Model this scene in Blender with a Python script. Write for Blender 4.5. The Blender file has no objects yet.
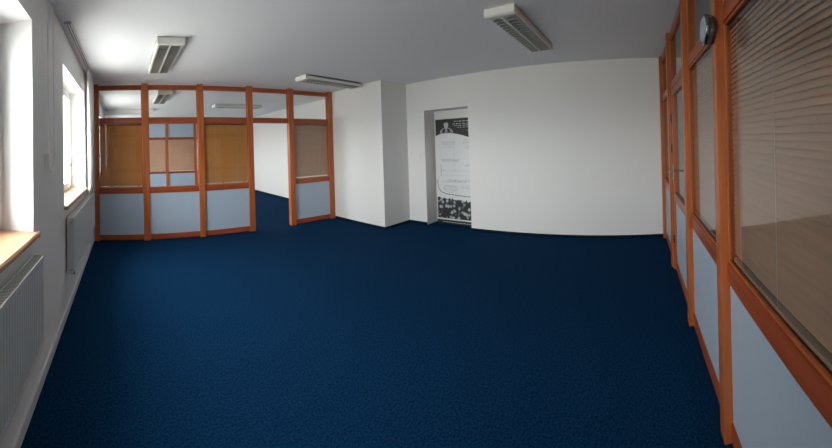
import bpy, bmesh, math, random
from mathutils import Vector, Matrix
random.seed(7)
sc = bpy.context.scene
C = sc.collection
PI = math.pi

# ------------------------------------------------------------------ room plan
FX0, FX1 = -0.57, 4.88          # window wall, far white wall
YR, YL = -0.4356, 5.5956        # near glazed partition, left glazed partition
PX, PY = 4.18, 4.107            # jutting wall block
H = 2.70
NY = 11.9                       # partition at the end of the next room
NX = 4.62                       # right wall of the next room
BY = -3.2                       # far side of the room behind the near partition

# ------------------------------------------------------------------ materials
def mat(name, col, rough=0.6, metal=0.0, spec=0.5, bump=None, var=None, coat=0.0, transl=0.0):
    m = bpy.data.materials.new(name); m.use_nodes = True
    nt = m.node_tree; N = nt.nodes; L = nt.links
    b = N['Principled BSDF']
    b.inputs['Base Color'].default_value = (*col, 1)
    b.inputs['Roughness'].default_value = rough
    b.inputs['Metallic'].default_value = metal
    b.inputs['Specular IOR Level'].default_value = spec
    b.inputs['Coat Weight'].default_value = coat
    tc = N.new('ShaderNodeTexCoord')
    if var:      # (second colour, scale xyz, detail, lo, hi)
        c2, scl, det, lo, hi = var
        mp = N.new('ShaderNodeMapping'); mp.inputs['Scale'].default_value = scl
        nz = N.new('ShaderNodeTexNoise'); nz.inputs['Scale'].default_value = 1; nz.inputs['Detail'].default_value = det
        rp = N.new('ShaderNodeMapRange'); rp.inputs['From Min'].default_value = lo; rp.inputs['From Max'].default_value = hi
        mx = N.new('ShaderNodeMix'); mx.data_type = 'RGBA'
        mx.inputs['A'].default_value = (*col, 1); mx.inputs['B'].default_value = (*c2, 1)
        L.new(tc.outputs['Object'], mp.inputs[0]); L.new(mp.outputs[0], nz.inputs[0])
        L.new(nz.outputs[0], rp.inputs[0]); L.new(rp.outputs[0], mx.inputs['Factor'])
        L.new(mx.outputs['Result'], b.inputs['Base Color'])
    if bump:     # (scale, strength, distance)
        nz = N.new('ShaderNodeTexNoise'); nz.inputs['Scale'].default_value = bump[0]; nz.inputs['Detail'].default_value = 3
        bp = N.new('ShaderNodeBump'); bp.inputs['Strength'].default_value = bump[1]; bp.inputs['Distance'].default_value = bump[2]
        L.new(tc.outputs['Object'], nz.inputs[0]); L.new(nz.outputs[0], bp.inputs['Height'])
        L.new(bp.outputs[0], b.inputs['Normal'])
    if transl > 0:
        tr = N.new('ShaderNodeBsdfTranslucent'); tr.inputs[0].default_value = (*[min(1, c*1.25) for c in col], 1)
        mxs = N.new('ShaderNodeMixShader'); mxs.inputs[0].default_value = transl
        L.new(b.outputs[0], mxs.inputs[1]); L.new(tr.outputs[0], mxs.inputs[2])
        L.new(mxs.outputs[0], N['Material Output'].inputs[0])
    return m

def glass_mat(name, tint=(0.97, 0.985, 0.98), ior=1.5):
    m = bpy.data.materials.new(name); m.use_nodes = True
    nt = m.node_tree; N = nt.nodes; L = nt.links
    N.remove(N['Principled BSDF'])
    geo = N.new('ShaderNodeNewGeometry')
    mr = N.new('ShaderNodeMapRange'); mr.inputs['To Min'].default_value = ior; mr.inputs['To Max'].default_value = 1/ior
    fr = N.new('ShaderNodeFresnel')
    tr = N.new('ShaderNodeBsdfTransparent'); tr.inputs[0].default_value = (*tint, 1)
    gl = N.new('ShaderNodeBsdfGlossy'); gl.inputs['Roughness'].default_value = 0.0
    mx = N.new('ShaderNodeMixShader')
    L.new(geo.outputs['Backfacing'], mr.inputs['Value']); L.new(mr.outputs[0], fr.inputs['IOR'])
    L.new(fr.outputs[0], mx.inputs[0]); L.new(tr.outputs[0], mx.inputs[1]); L.new(gl.outputs[0], mx.inputs[2])
    L.new(mx.outputs[0], N['Material Output'].inputs[0])
    return m

M = {}
M['wall'] = mat('white_wall_paint', (0.80, 0.79, 0.765), 0.75, bump=(220, 0.06, 0.002))
M['ceiling'] = mat('ceiling_paint', (0.80, 0.81, 0.82), 0.8, bump=(160, 0.06, 0.002))
M['window_wall'] = mat('window_wall_paint', (0.76, 0.755, 0.74), 0.75, bump=(220, 0.06, 0.002))
M['carpet'] = mat('navy_carpet', (0.0016, 0.0150, 0.048), 0.95, spec=0.04, bump=(300, 0.5, 0.01),
                  var=((0.0048, 0.042, 0.110), (75, 75, 75), 8, 0.36, 0.66))
M['skirt_dark'] = mat('dark_navy_skirting', (0.004, 0.012, 0.028), 0.8, spec=0.1)
M['skirt_white'] = mat('white_skirting', (0.68, 0.69, 0.70), 0.35)
wood_a, wood_b = (0.50, 0.145, 0.043), (0.36, 0.088, 0.024)
M['wood_v'] = mat('varnished_wood_upright', wood_a, 0.33, var=(wood_b, (26, 26, 1.6), 4, 0.35, 0.7))
M['wood_h'] = mat('varnished_wood_rail', (0.40, 0.088, 0.028), 0.33, var=((0.28, 0.052, 0.015), (1.6, 26, 26), 4, 0.35, 0.7))
M['panel'] = mat('blue_grey_laminate', (0.44, 0.53, 0.63), 0.45, bump=(500, 0.05, 0.001))
M['sill'] = mat('beech_sill_board', (0.52, 0.31, 0.18), 0.35, var=((0.44, 0.24, 0.13), (30, 1.5, 30), 4, 0.35, 0.7))
M['pvc'] = mat('white_window_plastic', (0.84, 0.85, 0.86), 0.3)
M['rad'] = mat('white_radiator_enamel', (0.62, 0.64, 0.62), 0.32)
M['rad_gap'] = mat('dark_radiator_gap', (0.05, 0.05, 0.05), 0.8)
M['blind'] = mat('tan_blind_slat', (0.54, 0.315, 0.205), 0.55, transl=0.08, var=((0.45, 0.275, 0.185), (2, 40, 40), 3, 0.35, 0.7))
M['blind_ochre'] = mat('ochre_blind_slat', (0.60, 0.31, 0.095), 0.5, transl=0.3, var=((0.54, 0.27, 0.08), (2, 40, 40), 3, 0.35, 0.7))
M['cord'] = mat('pale_cord', (0.7, 0.66, 0.6), 0.6)
M['blindrail'] = mat('brown_blind_rail', (0.10, 0.06, 0.045), 0.4)
M['blindrail_light'] = mat('tan_blind_bottom_rail', (0.52, 0.36, 0.25), 0.4)
M['lamp_body'] = mat('cream_lamp_enamel', (0.80, 0.79, 0.73), 0.4)
M['louvre'] = mat('matt_aluminium_louvre', (0.46, 0.46, 0.43), 0.35, metal=0.8)
M['louvre_spine'] = mat('bright_louvre_spine', (0.62, 0.62, 0.58), 0.4, metal=0.3)
M['tube'] = mat('unlit_tube', (0.75, 0.76, 0.74), 0.25)
M['chrome'] = mat('brushed_chrome', (0.62, 0.63, 0.65), 0.22, metal=1.0)
M['dark_plastic'] = mat('dark_plastic', (0.03, 0.03, 0.035), 0.35)
M['grey_plastic'] = mat('grey_plastic', (0.35, 0.38, 0.41), 0.35)
M['handle_grey'] = mat('handle_grey', (0.40, 0.40, 0.42), 0.35)
M['white_plastic'] = mat('white_plastic', (0.80, 0.79, 0.76), 0.35)
M['banner_white'] = mat('banner_print_white', (0.74, 0.74, 0.73), 0.5)
M['banner_black'] = mat('banner_print_black', (0.018, 0.02, 0.018), 0.45)
M['banner_grey'] = mat('banner_print_grey', (0.30, 0.31, 0.30), 0.5)
M['banner_light'] = mat('banner_print_light_grey', (0.48, 0.49, 0.48), 0.5)
M['alu'] = mat('satin_aluminium', (0.7, 0.7, 0.7), 0.3, metal=1.0)
M['glass'] = glass_mat('clear_glass')
M['curtain'] = mat('white_curtain', (0.88, 0.88, 0.86), 0.8, transl=0.35)
M['dark_metal'] = mat('dark_steel', (0.30, 0.32, 0.34), 0.25, metal=1.0)
M['cord_white'] = mat('white_cord', (0.9, 0.9, 0.89), 0.5)
M['window_handle'] = mat('grey_window_handle', (0.16, 0.16, 0.17), 0.4)
M['outer'] = mat('grey_render', (0.5, 0.5, 0.5), 0.9)

# crowd print: black and white blotches of a printed group photograph
cm = bpy.data.materials.new('banner_crowd_print'); cm.use_nodes = True
N = cm.node_tree.nodes; L = cm.node_tree.links
tc = N.new('ShaderNodeTexCoord'); vo = N.new('ShaderNodeTexVoronoi'); vo.inputs['Scale'].default_value = 12
nz = N.new('ShaderNodeTexNoise'); nz.inputs['Scale'].default_value = 11; nz.inputs['Detail'].default_value = 6
ad = N.new('ShaderNodeMath'); ad.operation = 'ADD'
rp = N.new('ShaderNodeValToRGB'); rp.color_ramp.elements[0].position = 0.70; rp.color_ramp.elements[0].color = (0.50, 0.52, 0.52, 1)
rp.color_ramp.elements[1].position = 1.02; rp.color_ramp.elements[1].color = (0.02, 0.022, 0.022, 1)
e = rp.color_ramp.elements.new(0.86); e.color = (0.17, 0.185, 0.20, 1)
L.new(tc.outputs['Object'], vo.inputs[0]); L.new(tc.outputs['Object'], nz.inputs[0])
L.new(vo.outputs['Distance'], ad.inputs[0]); L.new(nz.outputs[0], ad.inputs[1]); L.new(ad.outputs[0], rp.inputs[0])
L.new(rp.outputs[0], N['Principled BSDF'].inputs['Base Color']); N['Principled BSDF'].inputs['Roughness'].default_value = 0.5
M['crowd'] = cm

# ------------------------------------------------------------------ helpers
def box(bm, x0, x1, y0, y1, z0, z1, bev=0.0):
    vs = [bm.verts.new((x, y, z)) for x in (x0, x1) for y in (y0, y1) for z in (z0, z1)]
    F = [(0, 1, 3, 2), (4, 6, 7, 5), (0, 4, 5, 1), (2, 3, 7, 6), (0, 2, 6, 4), (1, 5, 7, 3)]
    fs = [bm.faces.new([vs[i] for i in f]) for f in F]
    if bev > 0:
        es = list({e for f in fs for e in f.edges})
        bmesh.ops.bevel(bm, geom=es, offset=bev, segments=2, profile=0.7, affect='EDGES')
    return bm

def prism(bm, pts, axis, a, b):
    """extrude a closed 2-D outline between a and b along an axis"""
    def P(u, v, w):
        return {'x': (w, u, v), 'y': (u, w, v), 'z': (u, v, w)}[axis]
    A = [bm.verts.new(P(u, v, a)) for u, v in pts]; B = [bm.verts.new(P(u, v, b)) for u, v in pts]
    n = len(pts)
    bm.faces.new(A); bm.faces.new(B[::-1])
    for i in range(n):
        bm.faces.new((A[i], B[i], B[(i+1) % n], A[(i+1) % n]))
    return bm

def tube(bm, pts, r, n=10):
    pts = [Vector(p) for p in pts]
    rings = []
    for i, p in enumerate(pts):
        d = (pts[min(i+1, len(pts)-1)] - pts[max(i-1, 0)]).normalized()
        up = Vector((0, 0, 1)) if abs(d.z) < 0.9 else Vector((1, 0, 0))
        a = d.cross(up).normalized(); b = d.cross(a).normalized()
        rings.append([bm.verts.new(p + a*math.cos(2*PI*k/n)*r + b*math.sin(2*PI*k/n)*r) for k in range(n)])
    for i in range(len(rings)-1):
        for k in range(n):
            bm.faces.new((rings[i][k], rings[i][(k+1) % n], rings[i+1][(k+1) % n], rings[i+1][k]))
    bm.faces.new(rings[0][::-1]); bm.faces.new(rings[-1])
    return bm

def lathe(bm, prof, cen, axis='y', n=40):
    """prof: (radius, distance along axis) pairs"""
    cen = Vector(cen); rings = []
    for r, h in prof:
        ring = []
        for k in range(n):
            c, s = math.cos(2*PI*k/n)*r, math.sin(2*PI*k/n)*r
            v = {'x': (h, c, s), 'y': (c, h, s), 'z': (c, s, h)}[axis]
            ring.append(bm.verts.new(cen + Vector(v)))
        rings.append(ring)
    for i in range(len(rings)-1):
        for k in range(n):
            bm.faces.new((rings[i][k], rings[i][(k+1) % n], rings[i+1][(k+1) % n], rings[i+1][k]))
    bm.faces.new(rings[0][::-1]); bm.faces.new(rings[-1])
    return bm

def world_loc(o):
    v = Vector((0, 0, 0))
    while o is not None:
        v += o.location; o = o.parent
    return v

def obj(name, bm, material, parent=None, smooth=False, origin=None):
    """bm is in room coordinates; the mesh is stored relative to its parent (or to origin)"""
    bmesh.ops.recalc_face_normals(bm, faces=bm.faces)
    base = world_loc(parent) if parent is not None else Vector((0, 0, 0))
    off = base + (Vector(origin) - base if origin is not None else Vector((0, 0, 0)))
    for v in bm.verts: v.co -= off
    me = bpy.data.meshes.new(name); bm.to_mesh(me); bm.free()
    me.materials.append(material)
    if smooth:
        for p in me.polygons: p.use_smooth = True
    o = bpy.data.objects.new(name, me); C.objects.link(o)
    o.parent = parent; o.location = off - base
    return o

def tag(o, label, cat, group=None):
    o['label'] = label; o['category'] = cat
    if group: o['group'] = group
    return o

def thing(name, label, cat, loc, group=None):
    o = bpy.data.objects.new(name, None); C.objects.link(o)
    o.empty_display_size = 0.1; o.location = loc
    return tag(o, label, cat, group)

def struct(name, bm, m):
    o = obj(name, bm, m); o['kind'] = 'structure'; return o

def struct_empty(name, loc):
    o = bpy.data.objects.new(name, None); C.objects.link(o)
    o.empty_display_size = 0.1; o.location = loc; o['kind'] = 'structure'
    return o

def dup(root, loc, label, rotz=0.0):
    r = root.copy(); C.objects.link(r); r.location = loc; r.rotation_euler = (0, 0, rotz); r['label'] = label
    for ch in list(root.children):
        c = ch.copy(); C.objects.link(c); c.parent = r
        for g in list(ch.children):
            d = g.copy(); C.objects.link(d); d.parent = c
    return r

# ------------------------------------------------------------------ room shell
XO = FX0 - 0.42                        # outside face of the window wall
XE = 5.6
floor = struct('floor', box(bmesh.new(), XO, XE, BY-0.1, NY+0.3, -0.12, 0.0), M['carpet'])
ceiling = struct('ceiling', box(bmesh.new(), XO, XE, BY-0.1, NY+0.3, H, H+0.15), M['ceiling'])

WZ0, WZ1 = 1.005, 2.362
WINS = [(0.98, 1.955), (2.985, 4.575), (6.55, 8.15), (9.4, 11.0)]
bm = bmesh.new()
edges = sorted(WINS)
y = BY
for (a, b) in edges:
    box(bm, XO, FX0, y, a, 0, H)
    box(bm, XO, FX0, a, b, 0, WZ0-0.02)
    box(bm, XO, FX0, a, b, WZ1, H)
    y = b
box(bm, XO, FX0, y, NY+0.2, 0, H)
struct('wall_left', bm, M['window_wall'])

# far white wall with its recess, and the jutting block beside the partition
RY0, RY1, RZ, RX = 2.735, 3.68, 2.145, 5.21
bm = bmesh.new()
box(bm, FX1, XE, YR+0.03, RY0, 0, H)
box(bm, FX1, XE, RY1, PY, 0, H)
box(bm, FX1, XE, RY0, RY1, RZ, H)
box(bm, RX, XE, RY0, RY1, 0, RZ)
struct('wall_right', bm, M['wall'])
struct('wall_block', box(bmesh.new(), PX, XE, PY, YL+0.07, 0, H), M['wall'])
bm = bmesh.new()
box(bm, NX, XE, YL+0.07, NY+0.2, 0, H)
struct('wall_next_room', bm, M['wall'])
struct('wall_back', box(bmesh.new(), XO, XE, NY+1.6, NY+1.7, 0, H), M['wall'])
struct('floor_back', box(bmesh.new(), XO, XE, NY+0.3, NY+1.7, -0.12, 0), M['carpet'])
struct('ceiling_back', box(bmesh.new(), XO, XE, NY+0.3, NY+1.7, H, H+0.15), M['ceiling'])
bm = bmesh.new()
box(bm, XO, FX0, NY+0.2, NY+1.7, 0, H)
struct('wall_back_left', bm, M['window_wall'])
bm = bmesh.new()
box(bm, XO, XE, BY-0.1, BY, 0, H)
struct('wall_front', bm, M['wall'])
bm = bmesh.new()
box(bm, FX1, XE, BY, YR+0.03, 0, H)
struct('wall_front_right', bm, M['wall'])
# downstand across the window corner of the next room
struct('trim_1', box(bmesh.new(), FX0, 0.80, 9.0, 9.35, 2.56, H), M['wall'])
# white filler between the window wall and the left partition
struct('trim_2', box(bmesh.new(), FX0, -0.537, 5.50, 5.66, 0.80, 0.898, 0.004), M['wood_h'])
struct('trim_3', box(bmesh.new(), FX0, -0.537, 5.58, 5.66, 0.0, 0.798), M['panel'])

# skirtings
sd, sh = 0.012, 0.045
struct('baseboard_right', box(bmesh.new(), FX1-sd, FX1, YR+0.03, RY0, 0, sh), M['skirt_dark'])
struct('baseboard_right_2', box(bmesh.new(), FX1-sd, FX1, RY1, PY, 0, sh), M['skirt_dark'])
bm = bmesh.new()
box(bm, PX-sd, PX, PY-sd, YL-0.03, 0, sh); box(bm, PX, FX1-sd, PY-sd, PY, 0, sh)
struct('baseboard_block', bm, M['skirt_dark'])
struct('baseboard_next_room', box(bmesh.new(), NX-sd, NX, YL+0.07, NY, 0, sh), M['skirt_dark'])
bm = bmesh.new()
box(bm, FX0, FX0+0.018, YR+0.04, 5.53, 0, 0.075, 0.004)
struct('baseboard_left', bm, M['skirt_white'])

# ------------------------------------------------------------------ windows
def make_window(n, y0, y1):
    w = struct_empty('window_%d' % n, (-0.80, (y0+y1)/2, WZ0))
    xo, xi = -0.86, -0.785
    fw = 0.055
    bm = bmesh.new()
    box(bm, xo, xi, y0, y0+fw, WZ0, WZ1, 0.004); box(bm, xo, xi, y1-fw, y1, WZ0, WZ1, 0.004)
    box(bm, xo, xi, y0+fw, y1-fw, WZ0, WZ0+fw, 0.004); box(bm, xo, xi, y0+fw, y1-fw, WZ1-fw, WZ1, 0.004)
    ym = (y0+y1)/2
    box(bm, xo, xi, ym-0.035, ym+0.035, WZ0+fw, WZ1-fw, 0.004)
    obj('frame', bm, M['pvc'], w)
    for k, (a, b) in enumerate(((y0+fw+0.002, ym-0.037), (ym+0.037, y1-fw-0.002))):
        z0, z1 = WZ0+fw+0.002, WZ1-fw-0.002
        sw = 0.06; x0, x1 = -0.85, -0.765
        bm = bmesh.new()
        box(bm, x0, x1, a, a+sw, z0, z1, 0.006); box(bm, x0, x1, b-sw, b, z0, z1, 0.006)
        box(bm, x0, x1, a+sw, b-sw, z0, z0+sw, 0.006); box(bm, x0, x1, a+sw, b-sw, z1-sw, z1, 0.006)
        s = obj('sash', bm, M['pvc'], w)
        obj('pane', box(bmesh.new(), -0.82, -0.80, a+sw-0.005, b-sw+0.005, z0+sw-0.005, z1-sw+0.005), M['glass'], s)
        hy = b-sw/2 if n > 1 else a+sw/2
        bm = bmesh.new()
        box(bm, x1, x1+0.012, hy-0.015, hy+0.015, 1.30, 1.38, 0.003)
        tube(bm, [(x1+0.012, hy, 1.345), (x1+0.045, hy, 1.345)], 0.009)
        box(bm, x1+0.035, x1+0.055, hy-0.011, hy+0.011, 1.18, 1.36, 0.005)
        obj('handle', bm, M['window_handle'], s)
    # beech board
    if n <= 2:
        bm = bmesh.new()
        prism(bm, [(-0.785, WZ0-0.018), (-0.54, WZ0-0.018), (-0.532, WZ0-0.008), (-0.532, WZ0+0.010), (-0.54, WZ0+0.02), (-0.785, WZ0+0.02)], 'y', y0+0.001, y1-0.001)
        box(bm, FX0+0.001, -0.532, y0-0.03, y0+0.0, WZ0-0.016, WZ0+0.018, 0.003)
        box(bm, FX0+0.001, -0.532, y1, y1+0.03, WZ0-0.016, WZ0+0.018, 0.003)
        obj('sill_board', bm, M['sill'], w)
    else:
        obj('sill_board', box(bmesh.new(), -0.785, -0.54, y0+0.001, y1-0.001, WZ0-0.018, WZ0+0.02, 0.004), M['sill'], w)
for i, (a, b) in enumerate(WINS): make_window(i+1, a, b)

# ------------------------------------------------------------------ glazed partitions
Z_MID = (2.01, 2.10); Z_SILL = (0.80, 0.895); Z_TOP = (2.605, 2.678); Z_BOT = (0.012, 0.10)
R_MID = (2.045, 2.125)
def partition(label, yc, posts, bays, pd=0.05, rd=0.025, mid=Z_MID, sill=Z_SILL, panel_top=False, pb=None, back=True):
    """posts: (x0, x1); bays: kind per gap: 'g' glazed, 'o' open doorway, 'd' left for a hinged door"""
    cx = sum(posts[0])/2
    t = thing('glazed_partition', label, 'partition', (cx, yc, 0), None)
    for a, b in posts:
        bm = bmesh.new(); box(bm, a, b, yc-(pd if pb is None else pb), yc+pd, 0.0, H, 0.005)
        obj('post', bm, M['wood_v'], t)
    def rail(x0, x1, z):
        bm = bmesh.new(); box(bm, x0, x1, yc-rd, yc+rd, z[0], z[1], 0.004)
        obj('rail', bm, M['wood_h'], t)
    def pane(x0, x1, z0, z1):
        # a thin glazing bead belongs to the pane's frame
        bm = bmesh.new(); bd = 0.012
        for yy in ((yc-0.015, yc+0.005) if back else (yc+0.005,)):
            box(bm, x0, x0+bd, yy, yy+0.010, z0, z1); box(bm, x1-bd, x1, yy, yy+0.010, z0, z1)
            box(bm, x0+bd, x1-bd, yy, yy+0.010, z0, z0+bd); box(bm, x0+bd, x1-bd, yy, yy+0.010, z1-bd, z1)
        be = obj('glazing_bead', bm, M['wood_v'], t)
        obj('pane', box(bmesh.new(), x0+0.001, x1-0.001, yc-0.003, yc+0.003, z0+0.001, z1-0.001), M['glass'], be)
    for i, k in enumerate(bays):
        x0, x1 = posts[i][1], posts[i+1][0]
        rail(x0, x1, Z_TOP); rail(x0, x1, mid)
        if panel_top:
            obj('infill_panel', box(bmesh.new(), x0, x1, yc-0.012, yc+0.012, mid[1], Z_TOP[0]), M['panel'], t)
        else:
            pane(x0, x1, mid[1], Z_TOP[0])
        if k == 'g':
            rail(x0, x1, sill); rail(x0, x1, Z_BOT)
            pane(x0, x1, sill[1], mid[0])
            obj('infill_panel', box(bmesh.new(), x0, x1, yc-0.012, yc+0.012, Z_BOT[1], sill[0]), M['panel'], t)
    return t

Lposts = [(-0.535, -0.450), (0.305, 0.415), (1.290, 1.395), (2.235, 2.340), (3.105, 3.220), (4.065, 4.175)]
LY = YL + 0.03
partition('orange wood and glass partition on the left, with the open doorway', LY, Lposts, ['g', 'g', 'g', 'o', 'g'])
Rposts = [(-0.560, -0.490), (0.410, 0.490), (1.495, 1.578), (2.515, 2.600), (3.70, 3.79), (4.790, 4.870)]
RYc = YR - 0.014
partition('long orange wood and glass partition on the right, nearest the viewer', RYc, Rposts, ['g', 'g', 'g', 'd', 'g'], pd=0.058, rd=0.024, mid=R_MID, pb=0.050, back=False)
Nposts = [(-0.56, -0.46), (0.44, 0.54), (1.50, 1.60), (2.57, 2.67), (3.62, 3.72), (4.51, 4.61)]
partition('distant wood partition with blue panels, seen through the left partition glass', NY, Nposts, ['g']*5,
          mid=(1.96, 2.04), sill=(0.70, 0.78), panel_top=True)

# hinged glazed door in the right-hand partition
d = struct_empty('door_1', (3.62, RYc, 0))
a, b = 2.610, 3.640
bm = bmesh.new()
box(bm, 3.645, 3.695, RYc-0.040, RYc+0.040, 0.0, R_MID[0], 0.004)
obj('door_jamb', bm, M['wood_v'], d)
bm = bmesh.new()
box(bm, a, a+0.085, RYc-0.02, RYc+0.024, 0.012, R_MID[0]-0.006, 0.004)
obj('stile', bm, M['wood_v'], d)
bm = bmesh.new()
box(bm, b-0.075, b, RYc-0.02, RYc+0.024, 0.012, R_MID[0]-0.006, 0.004)
s2 = obj('stile', bm, M['wood_v'], d)
for z in ((0.012, 0.10), (0.80, 0.895), (1.965, R_MID[0]-0.006)):
    bm = bmesh.new(); box(bm, a+0.085, b-0.075, RYc-0.02, RYc+0.024, z[0], z[1], 0.004)
    obj('rail', bm, M['wood_h'], d)
obj('infill_panel', box(bmesh.new(), a+0.085, b-0.075, RYc-0.010, RYc+0.010, 0.10, 0.80), M['panel'], d)
obj('pane', box(bmesh.new(), a+0.085, b-0.075, RYc-0.003, RYc+0.003, 0.895, 1.965), M['glass'], d)
bm = bmesh.new()
yy = RYc+0.024; hx = b-0.038
box(bm, hx-0.018, hx+0.018, yy, yy+0.008, 0.98, 1.20, 0.003)
tube(bm, [(hx, yy+0.008, 1.13), (hx, yy+0.045, 1.13), (hx-0.02, yy+0.052, 1.13), (hx-0.125, yy+0.052, 1.13)], 0.010)
tube(bm, [(hx, yy+0.008, 1.04), (hx, yy+0.028, 1.04)], 0.011)
obj('door_handle', bm, M['handle_grey'], d)
for z in (1.72, 1.38, 0.35):
    obj('hinge', tube(bmesh.new(), [(3.6425, RYc+0.033, z-0.045), (3.6425, RYc+0.033, z+0.045)], 0.008), M['dark_plastic'], d)

# ------------------------------------------------------------------ venetian blinds
def slat_mesh(bm, x0, x1, yc, z, tilt, w=0.0276, th=0.0009):
    n = 4; prof = []
    for i in range(n+1):
        u = (i/n-0.5)*w; c = 0.0022*(1-(2*i/n-1)**2)
        prof.append((u*math.cos(tilt)-c*math.sin(tilt), u*math.sin(tilt)+c*math.cos(tilt)))
    nx, nz = -math.sin(tilt)*th, math.cos(tilt)*th
    pts = prof + [(p+nx, q+nz) for p, q in reversed(prof)]
    prism(bm, [(yc+p, z+q) for p, q in pts], 'x', x0, x1)

def venetian(label, x0, x1, yc, z0, z1, m, tilt, group, pitch=0.0240, wand=False, cords=2):
    t = thing('venetian_blind', label, 'blind', ((x0+x1)/2, yc, z1), group)
    bm = bmesh.new(); z = z1-0.035; k = 0
    while z > z0+0.035:
        slat_mesh(bm, x0+0.004, x1-0.004, yc, z, tilt+random.uniform(-0.03, 0.03)); z -= pitch
    obj('slats', bm, m, t)
    obj('head_rail', box(bmesh.new(), x0, x1, yc-0.013, yc+0.013, z1-0.030, z1-0.001, 0.002), M['blindrail'], t)
    obj('bottom_rail', box(bmesh.new(), x0, x1, yc-0.012, yc+0.012, z0+0.004, z0+0.020, 0.003), M['blindrail_light'], t)
    for j in range(cords):
        x = x0+(x1-x0)*((j+0.5)/cords if cords > 1 else .5) if not wand else x0+(x1-x0)*(0.12+0.76*j/(cords-1))
        bm = bmesh.new()
        for sgn in (-1, 1):
            tube(bm, [(x, yc+sgn*0.0135, z1-0.026), (x, yc+sgn*0.0135, z0+0.018)], 0.0009, 5)
        obj('ladder_cord', bm, M['cord'], t)
    return t
g = 'venetian blinds in the left partition'
by = LY+0.030
venetian('ochre slatted blind in left partition, bay beside the window wall', -0.44, 0.300, by, 0.897, 2.008, M['blind_ochre'], 1.15, g)
venetian('ochre slatted blind in left partition, left of the open doorway', 1.400, 2.230, by, 0.897, 2.008, M['blind_ochre'], 1.15, g)
venetian('brown slatted blind in left partition, right of the open doorway', 3.225, 4.06, by, 0.897, 2.008, M['blind'], 1.15, g)
g = 'venetian blinds in the right partition'
by = RYc-0.020
venetian('large tan slatted blind closest to the viewer at the right edge', 0.492, 1.492, by, 0.897, 2.043, M['blind'], -1.17, g, wand=True, cords=3)
venetian('tan slatted blind in right partition, between second and third nearest posts', 1.581, 2.512, by, 0.897, 2.043, M['blind'], -1.17, g)
venetian('tan slatted blind at the far end of the right partition, beside the white wall', 3.793, 4.787, by, 0.897, 2.043, M['blind'], -1.17, g)
g = 'venetian blinds in the distant partition'
by = NY-0.045
venetian('distant brown blind, left one framed in the clear pane of the left partition', 0.55, 1.49, by, 0.77, 1.98, M['blind'], 1.15, g)
venetian('distant brown blind, right one framed in the clear pane of the left partition', 1.61, 2.56, by, 0.77, 1.98, M['blind'], 1.15, g)

# ------------------------------------------------------------------ ceiling luminaires
def make_light(label, loc, rot):
    """louvred twin-tube batten, long axis x, hung from the ceiling at its origin"""
    t = thing('ceiling_light', label, 'ceiling light', (0, 0, 0), 'louvred ceiling lights')
    Ln, W, D = 1.32, 0.285, 0.084
    hx, hy = Ln/2, W/2
    bm = bmesh.new()
    box(bm, -hx+0.03, hx-0.03, -hy, hy, -0.022, -0.001)                          # back tray
    for s in (-1, 1):                                                            # sloping long sides
        prism(bm, [(s*hy, -0.001), (s*hy, -0.058), (s*(hy-0.006), -0.066), (s*(hy-0.020), -0.066), (s*(hy-0.016), -0.02)], 'x', -hx+0.03, hx-0.03)
    obj('housing', bm, M['lamp_body'], t)
    for s in (-1, 1):
        bm = bmesh.new()
        pr = [(s*(hx-0.055), -0.001), (s*(hx-0.01), -0.001), (s*hx, -0.02), (s*hx, -D+0.020), (s*(hx-0.012), -D+0.006), (s*(hx-0.055), -D+0.006)]
        prism(bm, pr, 'y', -hy-0.002, hy+0.002)
        obj('end_cap', bm, M['lamp_body'], t)
    for s in (-1, 1):
        c = s*0.0625; w = 0.0535
        bm = bmesh.new()
        for e in (-1, 1):                                                        # curved side reflectors
            prism(bm, [(c+e*(w-0.004), -0.024), (c+e*(w+0.001), -0.058), (c+e*(w-0.001), -D+0.012), (c+e*(w-0.007), -D+0.012), (c+e*(w-0.014), -0.05), (c+e*(w-0.02), -0.024)], 'x', -hx+0.056, hx-0.056)
        nb = 17
        for i in range(nb):
            x = -hx+0.075+(Ln-0.15)*i/(nb-1)
            prism(bm, [(x-0.008, -D+0.003), (x+0.008, -D+0.003), (x+0.0015, -0.035), (x-0.0015, -0.035)], 'y', c-w, c+w)
        obj('louvre', bm, M['louvre'], t)
        tb = tube(bmesh.new(), [(-hx+0.06, c, -0.034), (hx-0.06, c, -0.034)], 0.009, 12)
        obj('tube', tb, M['tube'], t)
    obj('spine', box(bmesh.new(), -hx+0.056, hx-0.056, -0.009, 0.009, -D, -0.022, 0.002), M['louvre_spine'], t)
    t.location = loc; t.rotation_euler = (0, 0, rot)
    return t
l0 = make_light('cream louvred ceiling light on the left, running towards the glazed partition', (0.495, 3.94, H), PI/2)
dup(l0, (3.27, 1.12, H), 'cream louvred ceiling light at top centre, the one nearest the viewer', 0)
dup(l0, (3.41, 4.58, H), 'cream louvred ceiling light above the open doorway of the left partition', math.radians(5))
dup(l0, (0.80, 6.85, H), 'ceiling light in the next room, seen through the second upper pane from the left', PI/2)
dup(l0, (2.95, 8.10, H), 'ceiling light in the next room, seen through the pane over the doorway', 0)

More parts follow.
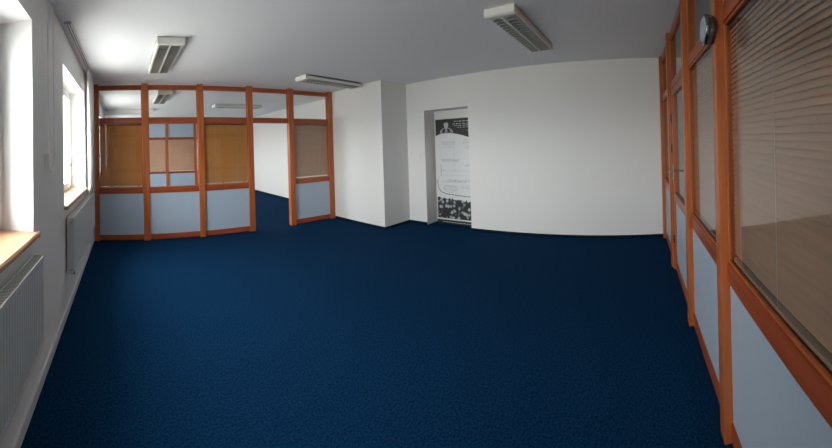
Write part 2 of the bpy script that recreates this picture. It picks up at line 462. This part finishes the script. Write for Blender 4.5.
# ------------------------------------------------------------------ radiators
def radiator(label, y0, y1):
    t = thing('radiator', label, 'radiator', (-0.53, (y0+y1)/2, 0.385), 'panel radiators under the windows')
    z0, z1 = 0.385, 0.905; xf, xb = -0.487, -0.553
    bm = bmesh.new()
    # pressed convector front: shallow vertical flutes
    n = int((y1-y0-0.06)/0.0333); ys = []; st = (y1-y0-0.06)/n
    outl = [(y0+0.002, xf-0.012), (y0+0.002, xf), (y0+0.03, xf)]
    for i in range(n):
        a = y0+0.03+i*st
        outl += [(a+st*0.25, xf), (a+st*0.4, xf-0.0022), (a+st*0.85, xf-0.0022), (a+st, xf)]
    outl += [(y1-0.002, xf), (y1-0.002, xf-0.012)]
    A = [bm.verts.new((x, y, z0+0.03)) for y, x in outl]; B = [bm.verts.new((x, y, z1-0.03)) for y, x in outl]
    for i in range(len(outl)-1): bm.faces.new((A[i], A[i+1], B[i+1], B[i]))
    bm.faces.new(A); bm.faces.new(B[::-1]); bm.faces.new((A[-1], A[0], B[0], B[-1]))
    box(bm, xf-0.012, xf, y0, y1, z0, z0+0.03, 0.004); box(bm, xf-0.012, xf, y0, y1, z1-0.03, z1-0.004, 0.004)
    obj('front_panel', bm, M['rad'], t)
    obj('back_panel', box(bmesh.new(), xb, xb+0.010, y0, y1, z0, z1-0.008, 0.003), M['rad'], t)
    bm = bmesh.new()
    k = y0+0.02
    while k < y1-0.02:
        box(bm, xb+0.010, xf-0.012, k, k+0.002, z0+0.03, z1-0.02); k += 0.03
    obj('convector_fins', bm, M['rad'], t)
    bm = bmesh.new()                                   # top grille: two edge strips and slanted slots
    box(bm, xb, xb+0.008, y0, y1, z1-0.008, z1, 0.001); box(bm, xf-0.008, xf+0.001, y0, y1, z1-0.008, z1, 0.001)
    k = y0+0.004
    while k < y1-0.02:
        vs = [(xb+0.008, k), (xf-0.008, k+0.010), (xf-0.008, k+0.017), (xb+0.008, k+0.007)]
        prism(bm, vs, 'z', z1-0.005, z1-0.001); k += 0.015
    obj('top_grille', bm, M['rad'], t)
    for s, yy in ((-1, y0), (1, y1)):
        bm = bmesh.new(); box(bm, xb, xf-0.001, yy-0.0015 if s < 0 else yy-0.0005, yy+0.0005 if s < 0 else yy+0.0015, z0+0.005, z1-0.001)
        obj('side_cover', bm, M['rad'], t)
    # valve at the near bottom corner, bleed plug at the near top corner
    e = y0
    bm = bmesh.new()
    tube(bm, [(-0.52, e, z0+0.03), (-0.52, e-0.035, z0+0.03)], 0.010)
    lathe(bm, [(0.012, -0.002), (0.019, 0.004), (0.019, 0.035), (0.014, 0.042)], (-0.52, e-0.035, z0+0.03), 'x', 20)
    tube(bm, [(-0.52, e-0.035, z0+0.03), (FX0+0.001, e-0.035, z0+0.03)], 0.0075)
    obj('valve', bm, M['chrome'], t)
    bm = bmesh.new()
    tube(bm, [(-0.52, e, z1-0.045), (-0.52, e-0.014, z1-0.045)], 0.011)
    obj('bleed_plug', bm, M['chrome'], t)
    for yy in (y0+0.25, y1-0.25):
        obj('bracket', box(bmesh.new(), FX0+0.001, xb, yy-0.015, yy+0.015, z0+0.05, z1-0.06), M['rad'], t)
radiator('white panel radiator under the nearest window at the left edge', 0.90, 1.885)
radiator('white panel radiator under the farther window beside the left partition', 3.02, 5.12)

# ------------------------------------------------------------------ curtain track and cords
def track(label, y0, y1, x):
    t = thing('curtain_track', label, 'curtain track', (x, (y0+y1)/2, H), 'ceiling curtain tracks')
    bm = bmesh.new()
    for k in (-1, 0, 1):
        box(bm, x+k*0.024-0.004, x+k*0.024+0.004, y0, y1, H-0.022, H-0.003)
    box(bm, x-0.030, x+0.030, y0, y1, H-0.004, H-0.0005)
    obj('channel', bm, M['white_plastic'], t)
    bm = bmesh.new()
    for k in (-0.5, 0.5): box(bm, x+k*0.024-0.0075, x+k*0.024+0.0075, y0+0.002, y1-0.002, H-0.0065, H-0.004)
    obj('slot', bm, M['dark_plastic'], t)
    obj('end_stop', box(bmesh.new(), x-0.032, x+0.032, y0-0.012, y0, H-0.024, H-0.001, 0.003), M['grey_plastic'], t)
track('white ceiling curtain track along the window wall in front of the left partition', 2.86, 5.10, -0.495)
track('ceiling curtain track in the next room behind the left partition', 5.72, 9.0, -0.495)

t = thing('pull_cord', 'white looped pull cord hanging between the two windows', 'pull cord', (FX0+0.02, 2.36, H))
xx = FX0+0.030
bm = bmesh.new()
tube(bm, [(xx, 2.265, H), (xx, 2.265, 1.46), (xx, 2.285, 1.405), (xx, 2.345, 1.375), (xx, 2.42, 1.41), (xx, 2.445, 1.46), (xx, 2.445, H)], 0.0065, 8)
obj('cord', bm, M['cord_white'], t)
obj('bracket', box(bmesh.new(), FX0+0.001, xx+0.012, 2.285, 2.44, H-0.02, H-0.001, 0.003), M['white_plastic'], t)
bm = bmesh.new(); box(bm, FX0+0.001, xx+0.012, 2.25, 2.295, 1.40, 1.51, 0.005)
obj('tensioner', bm, M['white_plastic'], t)

# bunched curtain at the end of the track
t = thing('curtain', 'narrow bunched white curtain hanging beside the farther window and left partition', 'curtain', (-0.495, 4.86, H))
bm = bmesh.new(); rows = []; nz = 14; ny = 96
for j in range(nz+1):
    z = H-0.024-(H-0.024-0.93)*j/nz; row = []
    for i in range(ny+1):
        u = i/ny
        row.append(bm.verts.new((-0.495+0.022*math.sin(u*2*PI*8+0.25*math.sin(j*0.5)), 4.44+0.66*u+0.012*math.sin(u*2*PI*16), z)))
    rows.append(row)
for j in range(nz):
    for i in range(ny): bm.faces.new((rows[j][i], rows[j][i+1], rows[j+1][i+1], rows[j+1][i]))
fab = obj('fabric', bm, M['curtain'], t, True)
so = fab.modifiers.new('thickness', 'SOLIDIFY'); so.thickness = 0.0015
obj('heading_tape', box(bmesh.new(), -0.512, -0.478, 4.44, 5.10, H-0.055, H-0.023, 0.003), M['pvc'], t)

# ------------------------------------------------------------------ round fitting on the nearest post
t = thing('round_wall_fitting', 'small round silver-rimmed fitting high on the nearest wooden post', 'wall fitting', (1.505, RYc+0.056, 2.045))
c = (1.535, RYc+0.059, 2.02)
obj('case', lathe(bmesh.new(), [(0.060, 0.0), (0.068, 0.003), (0.068, 0.016)], c, 'y', 48), M['dark_plastic'], t, True)
obj('rim', lathe(bmesh.new(), [(0.070, 0.016), (0.072, 0.019), (0.072, 0.046), (0.069, 0.050), (0.064, 0.050), (0.063, 0.047)], c, 'y', 48), M['dark_metal'], t, True)
obj('face', lathe(bmesh.new(), [(0.062, 0.047), (0.052, 0.055), (0.030, 0.059), (0.008, 0.060)], c, 'y', 48), M['grey_plastic'], t, True)

# ------------------------------------------------------------------ light switch
t = thing('light_switch', 'small white light switch on the wall left of the recess', 'light switch', (FX1, 3.83, 1.28))
obj('plate', box(bmesh.new(), FX1-0.009, FX1, 3.79, 3.87, 1.24, 1.32, 0.003), M['white_plastic'], t)
obj('rocker', box(bmesh.new(), FX1-0.014, FX1-0.009, 3.805, 3.855, 1.255, 1.305, 0.002), M['white_plastic'], t)

# ------------------------------------------------------------------ roll-up banner in the recess
bx = 5.135; y0, y1 = 2.752, 3.603
t = thing('roll_up_banner', 'tall black and white printed roll-up banner standing in the wall recess', 'banner', (bx, (y0+y1)/2, 0))
zt, zb = 1.975, 0.10
obj('sheet', box(bmesh.new(), bx, bx+0.003, y0, y1, zb-0.03, zt), M['banner_white'], t)
obj('top_bar', box(bmesh.new(), bx-0.004, bx+0.010, y0, y1, zt, zt+0.014, 0.003), M['alu'], t)
bm = bmesh.new(); box(bm, bx-0.035, bx+0.045, y0-0.003, y1+0.003, 0.006, 0.072, 0.010)
for yy in (y0+0.1, y1-0.13): box(bm, bx-0.045, bx+0.055, yy, yy+0.03, 0.0, 0.010, 0.002)
obj('base_case', bm, M['banner_black'], t)
obj('pole', tube(bmesh.new(), [(bx+0.02, (y0+y1)/2, 0.07), (bx+0.016, (y0+y1)/2, zt)], 0.007, 8), M['alu'], t)
P1 = bx-0.0012; P2 = bx-0.0018; P3 = bx-0.0024
def arc_edge(f, n=24): return [(y0+(y1-y0)*i/n, f(i/n)) for i in range(n+1)]   # i/n = 0 at the right side of the picture
# header: black with a gently bowed lower edge
low = arc_edge(lambda u: 1.575+0.135*math.sin(PI/2*u/0.72) if u < 0.72 else 1.71-0.045*((u-0.72)/0.28)**2)
bm = bmesh.new(); prism(bm, ([(y0, zt)] + low + [(y1, zt)])[::-1], 'x', P1, bx)
hd = obj('header_print', bm, M['banner_black'], t)
def ell(cy, cz, ry, rz, n=22): return [(cy+ry*math.cos(2*PI*k/n), cz+rz*math.sin(2*PI*k/n)) for k in range(n)]
py = y1-0.245
bm = bmesh.new()
prism(bm, [(py-0.155, 1.712), (py-0.135, 1.765), (py-0.08, 1.80), (py-0.035, 1.815), (py+0.035, 1.815), (py+0.08, 1.80), (py+0.135, 1.765), (py+0.155, 1.700)], 'x', P2, P1)
obj('portrait_shoulders', bm, M['banner_grey'], hd)
bm = bmesh.new(); prism(bm, ell(py, 1.867, 0.050, 0.066), 'x', P3, P1)
obj('portrait_face', bm, M['banner_light'], hd)
bm = bmesh.new()
prism(bm, [(py-0.055, 1.875), (py-0.053, 1.915), (py-0.03, 1.942), (py+0.028, 1.944), (py+0.053, 1.915), (py+0.055, 1.875), (py+0.04, 1.905), (py-0.03, 1.91)], 'x', P3-0.0004, P3)
obj('portrait_hair', bm, M['banner_black'], hd)
for sg in (-1, 1):
    bm = bmesh.new()
    prism(bm, [(py+sg*0.03, 1.715), (py+sg*0.022, 1.795), (py+sg*0.075, 1.785), (py+sg*0.10, 1.72)], 'x', P3, P2)
    obj('portrait_lapel', bm, M['banner_black'], hd)
# header lettering: strokes of words too small to read in the photograph
for z, h, ya, yb in ((1.912, 0.022, 0.02, 0.43), (1.868, 0.016, 0.06, 0.46), (1.835, 0.014, 0.03, 0.42), (1.80, 0.014, 0.02, 0.36), (1.742, 0.010, 0.02, 0.16)):
    y = y0+yb
    while y > y0+ya+0.02:
        w = random.uniform(0.03, 0.075); yy = y; bm = bmesh.new()
        while yy > max(y-w+0.010, y0+0.020):
            hh = h*random.choice((.7, 1, 1)); box(bm, P2, P1, yy-0.0125, yy, z, z+h*.45)
            box(bm, P2, P1, yy-0.008, yy, z+h*.45, z+hh); yy -= 0.0125
        obj('printed_word', bm, M['banner_light'], hd)
        y -= w+0.018
bm = bmesh.new()
def ribbon(pts, w): tube(bm, [(P1+0.0004, p, q) for p, q in pts], w, 5)
def words(z, ya, yb, h=0.006):
    y = y0+yb
    while y > y0+ya:
        w = random.uniform(0.02, 0.06); box(bm, P1, bx, max(y-w, y0+ya-.01), y, z, z+h); y -= w+0.012
yw = y1-y0
for z in (1.55, 1.535, 1.52, 1.505, 1.49, 1.44): words(z, 0.42, 0.72, 0.005)
for z in (1.58, 1.56, 1.54, 1.52, 1.44, 1.425): words(z, 0.03, 0.24, 0.005)
for z in (0.72, 0.705, 0.69, 0.66, 0.645, 0.63): words(z, 0.40, 0.70, 0.005)
for z in (0.74, 0.72, 0.70, 0.68): words(z, 0.06, 0.32, 0.005)
ribbon([(y1-0.40, 0.98), (y1-0.40, 1.62)], 0.0014)
ribbon([(y1-0.14, 1.005), (y0+0.03, 0.99)], 0.0022); ribbon([(y1-0.14, 0.92), (y0+0.05, 0.91)], 0.0014)
def squig(cy, cz, r, w, n=26):
    pts = []
    for k in range(n+1):
        a = 2*PI*k/n; rr = r*(1+0.25*math.sin(3*a+cz*9)+0.12*math.sin(7*a))
        pts.append((cy+rr*math.cos(a)*1.6, cz+rr*math.sin(a)*0.6))
    ribbon(pts, w)
squig(y0+0.15, 1.50, 0.05, 0.004); squig(y0+0.56, 1.50, 0.06, 0.002); squig(y0+0.16, 1.10, 0.03, 0.004)
squig(y0+0.56, 0.66, 0.09, 0.003); squig(y0+0.22, 0.66, 0.06, 0.002)
obj('sketch_print', bm, M['banner_light'], t)
# two bands of hand lettering and the bracket mark
bm = bmesh.new()
def script(ya, yb, z, amp, w):
    n = int((yb-ya)/0.011); pts = []
    for k in range(n+1):
        pts.append((y0+yb-(yb-ya)*k/n, z+amp*random.uniform(-1, 1)*(0.35+0.65*abs(math.sin(k*0.31)))))
    tube(bm, [(P1+0.0004, p, q) for p, q in pts], w, 5)
script(0.34, 0.74, 1.205, 0.026, 0.0030); script(0.36, 0.72, 1.18, 0.018, 0.0026)
script(0.02, 0.62, 0.815, 0.024, 0.0032); script(0.20, 0.74, 0.79, 0.018, 0.0026)
tube(bm, [(P1+0.0004, y1-0.10, 0.90), (P1+0.0004, y1-0.10, 1.12)], 0.0050, 5)
tube(bm, [(P1+0.0004, y1-0.10, 1.01), (P1+0.0004, y1-0.17, 1.01)], 0.0035, 5)
obj('hand_lettering', bm, M['banner_grey'], t)
bm = bmesh.new()
sw = [(y1-0.012, 0.83), (y1-0.016, 0.74), (y1-0.035, 0.66), (y1-0.09, 0.595), (y1-0.20, 0.563), (y1-0.42, 0.545), (y1-0.66, 0.53), (y0+0.01, 0.535)]
tube(bm, [(P1+0.0004, p, q) for p, q in sw], 0.0055, 6)
obj('swoop_line', bm, M['banner_black'], t)
# group photograph with an uneven skyline of heads
random.seed(3)
top = []; n = 14
for i in range(n+1):
    u = i/n; z = 0.43+0.05*u*u
    top += [(y0+yw*u, z+random.uniform(-0.02, 0.02))]
    if i < n: top += [(y0+yw*(u+0.5/n), z+random.uniform(0.01, 0.045))]
bm = bmesh.new(); prism(bm, ([(y0, 0.098)] + top + [(y1, 0.098)])[::-1], 'x', P1, bx)
obj('crowd_photo', bm, M['crowd'], t)
bm = bmesh.new(); y = y1-0.14
while y > y0+0.04:
    w = random.uniform(0.03, 0.06); box(bm, bx-0.0362, bx-0.035, y-w, y, 0.034, 0.046); y -= w+0.010
obj('caption_lettering', bm, M['banner_light'], t)

# ------------------------------------------------------------------ daylight
w = bpy.data.worlds.new('overcast_sky'); sc.world = w; w.use_nodes = True
N = w.node_tree.nodes; L = w.node_tree.links
tc = N.new('ShaderNodeTexCoord'); sp = N.new('ShaderNodeSeparateXYZ')
rp = N.new('ShaderNodeValToRGB')
rp.color_ramp.elements[0].position = 0.46; rp.color_ramp.elements[0].color = (0.40, 0.40, 0.385, 1)
rp.color_ramp.elements[1].position = 0.54; rp.color_ramp.elements[1].color = (0.97, 0.985, 1.0, 1)
mr = N.new('ShaderNodeMapRange'); mr.inputs['From Min'].default_value = -1; mr.inputs['From Max'].default_value = 1
L.new(tc.outputs['Generated'], sp.inputs[0]); L.new(sp.outputs['Z'], mr.inputs['Value']); L.new(mr.outputs[0], rp.inputs[0])
L.new(rp.outputs[0], N['Background'].inputs[0]); N['Background'].inputs[1].default_value = 20.0
for a, b in WINS:                     # sampling portals in the window openings
    ld = bpy.data.lights.new('window_portal', 'AREA'); ld.shape = 'RECTANGLE'
    ld.size = WZ1-WZ0; ld.size_y = b-a
    ld.cycles.is_portal = True
    o = bpy.data.objects.new('window_portal', ld); C.objects.link(o)
    o.location = (-0.90, (a+b)/2, (WZ0+WZ1)/2); o.rotation_euler = (0, -PI/2, 0)

# ------------------------------------------------------------------ camera (swept panorama: cylindrical projection)
f, cx, cy = 324.48, 124.796, 143.145
tx, ty = -0.0284839, -0.0166353
cam = bpy.data.cameras.new('camera'); co = bpy.data.objects.new('camera', cam); C.objects.link(co)
cam.type = 'PANO'; cam.panorama_type = 'CENTRAL_CYLINDRICAL'
cam.central_cylindrical_range_u_min = -416/f; cam.central_cylindrical_range_u_max = 416/f
cam.central_cylindrical_range_v_min = -(448-cy)/f; cam.central_cylindrical_range_v_max = cy/f
cam.central_cylindrical_radius = 1.0
cam.clip_start = 0.01
R = Matrix.Rotation(ty, 3, 'Y') @ Matrix.Rotation(tx, 3, 'X')
az = (416-cx)/f
Cm = Matrix.Rotation(-az, 3, 'Z') @ Matrix.Rotation(PI/2, 3, 'X')
mw = (R.inverted() @ Cm).to_4x4(); mw.translation = (0, 0, 1.5111)
co.matrix_world = mw
sc.camera = co

sc.view_settings.view_transform = 'Standard'; sc.view_settings.look = 'None'
sc.view_settings.gamma = 1.0; sc.view_settings.use_curve_mapping = False
sc.view_settings.exposure = 0.78
sc.cycles.use_denoising = True
sc.cycles.max_bounces = 14; sc.cycles.diffuse_bounces = 8; sc.cycles.glossy_bounces = 6
sc.cycles.transparent_max_bounces = 24
sc.cycles.sample_clamp_indirect = 6.0
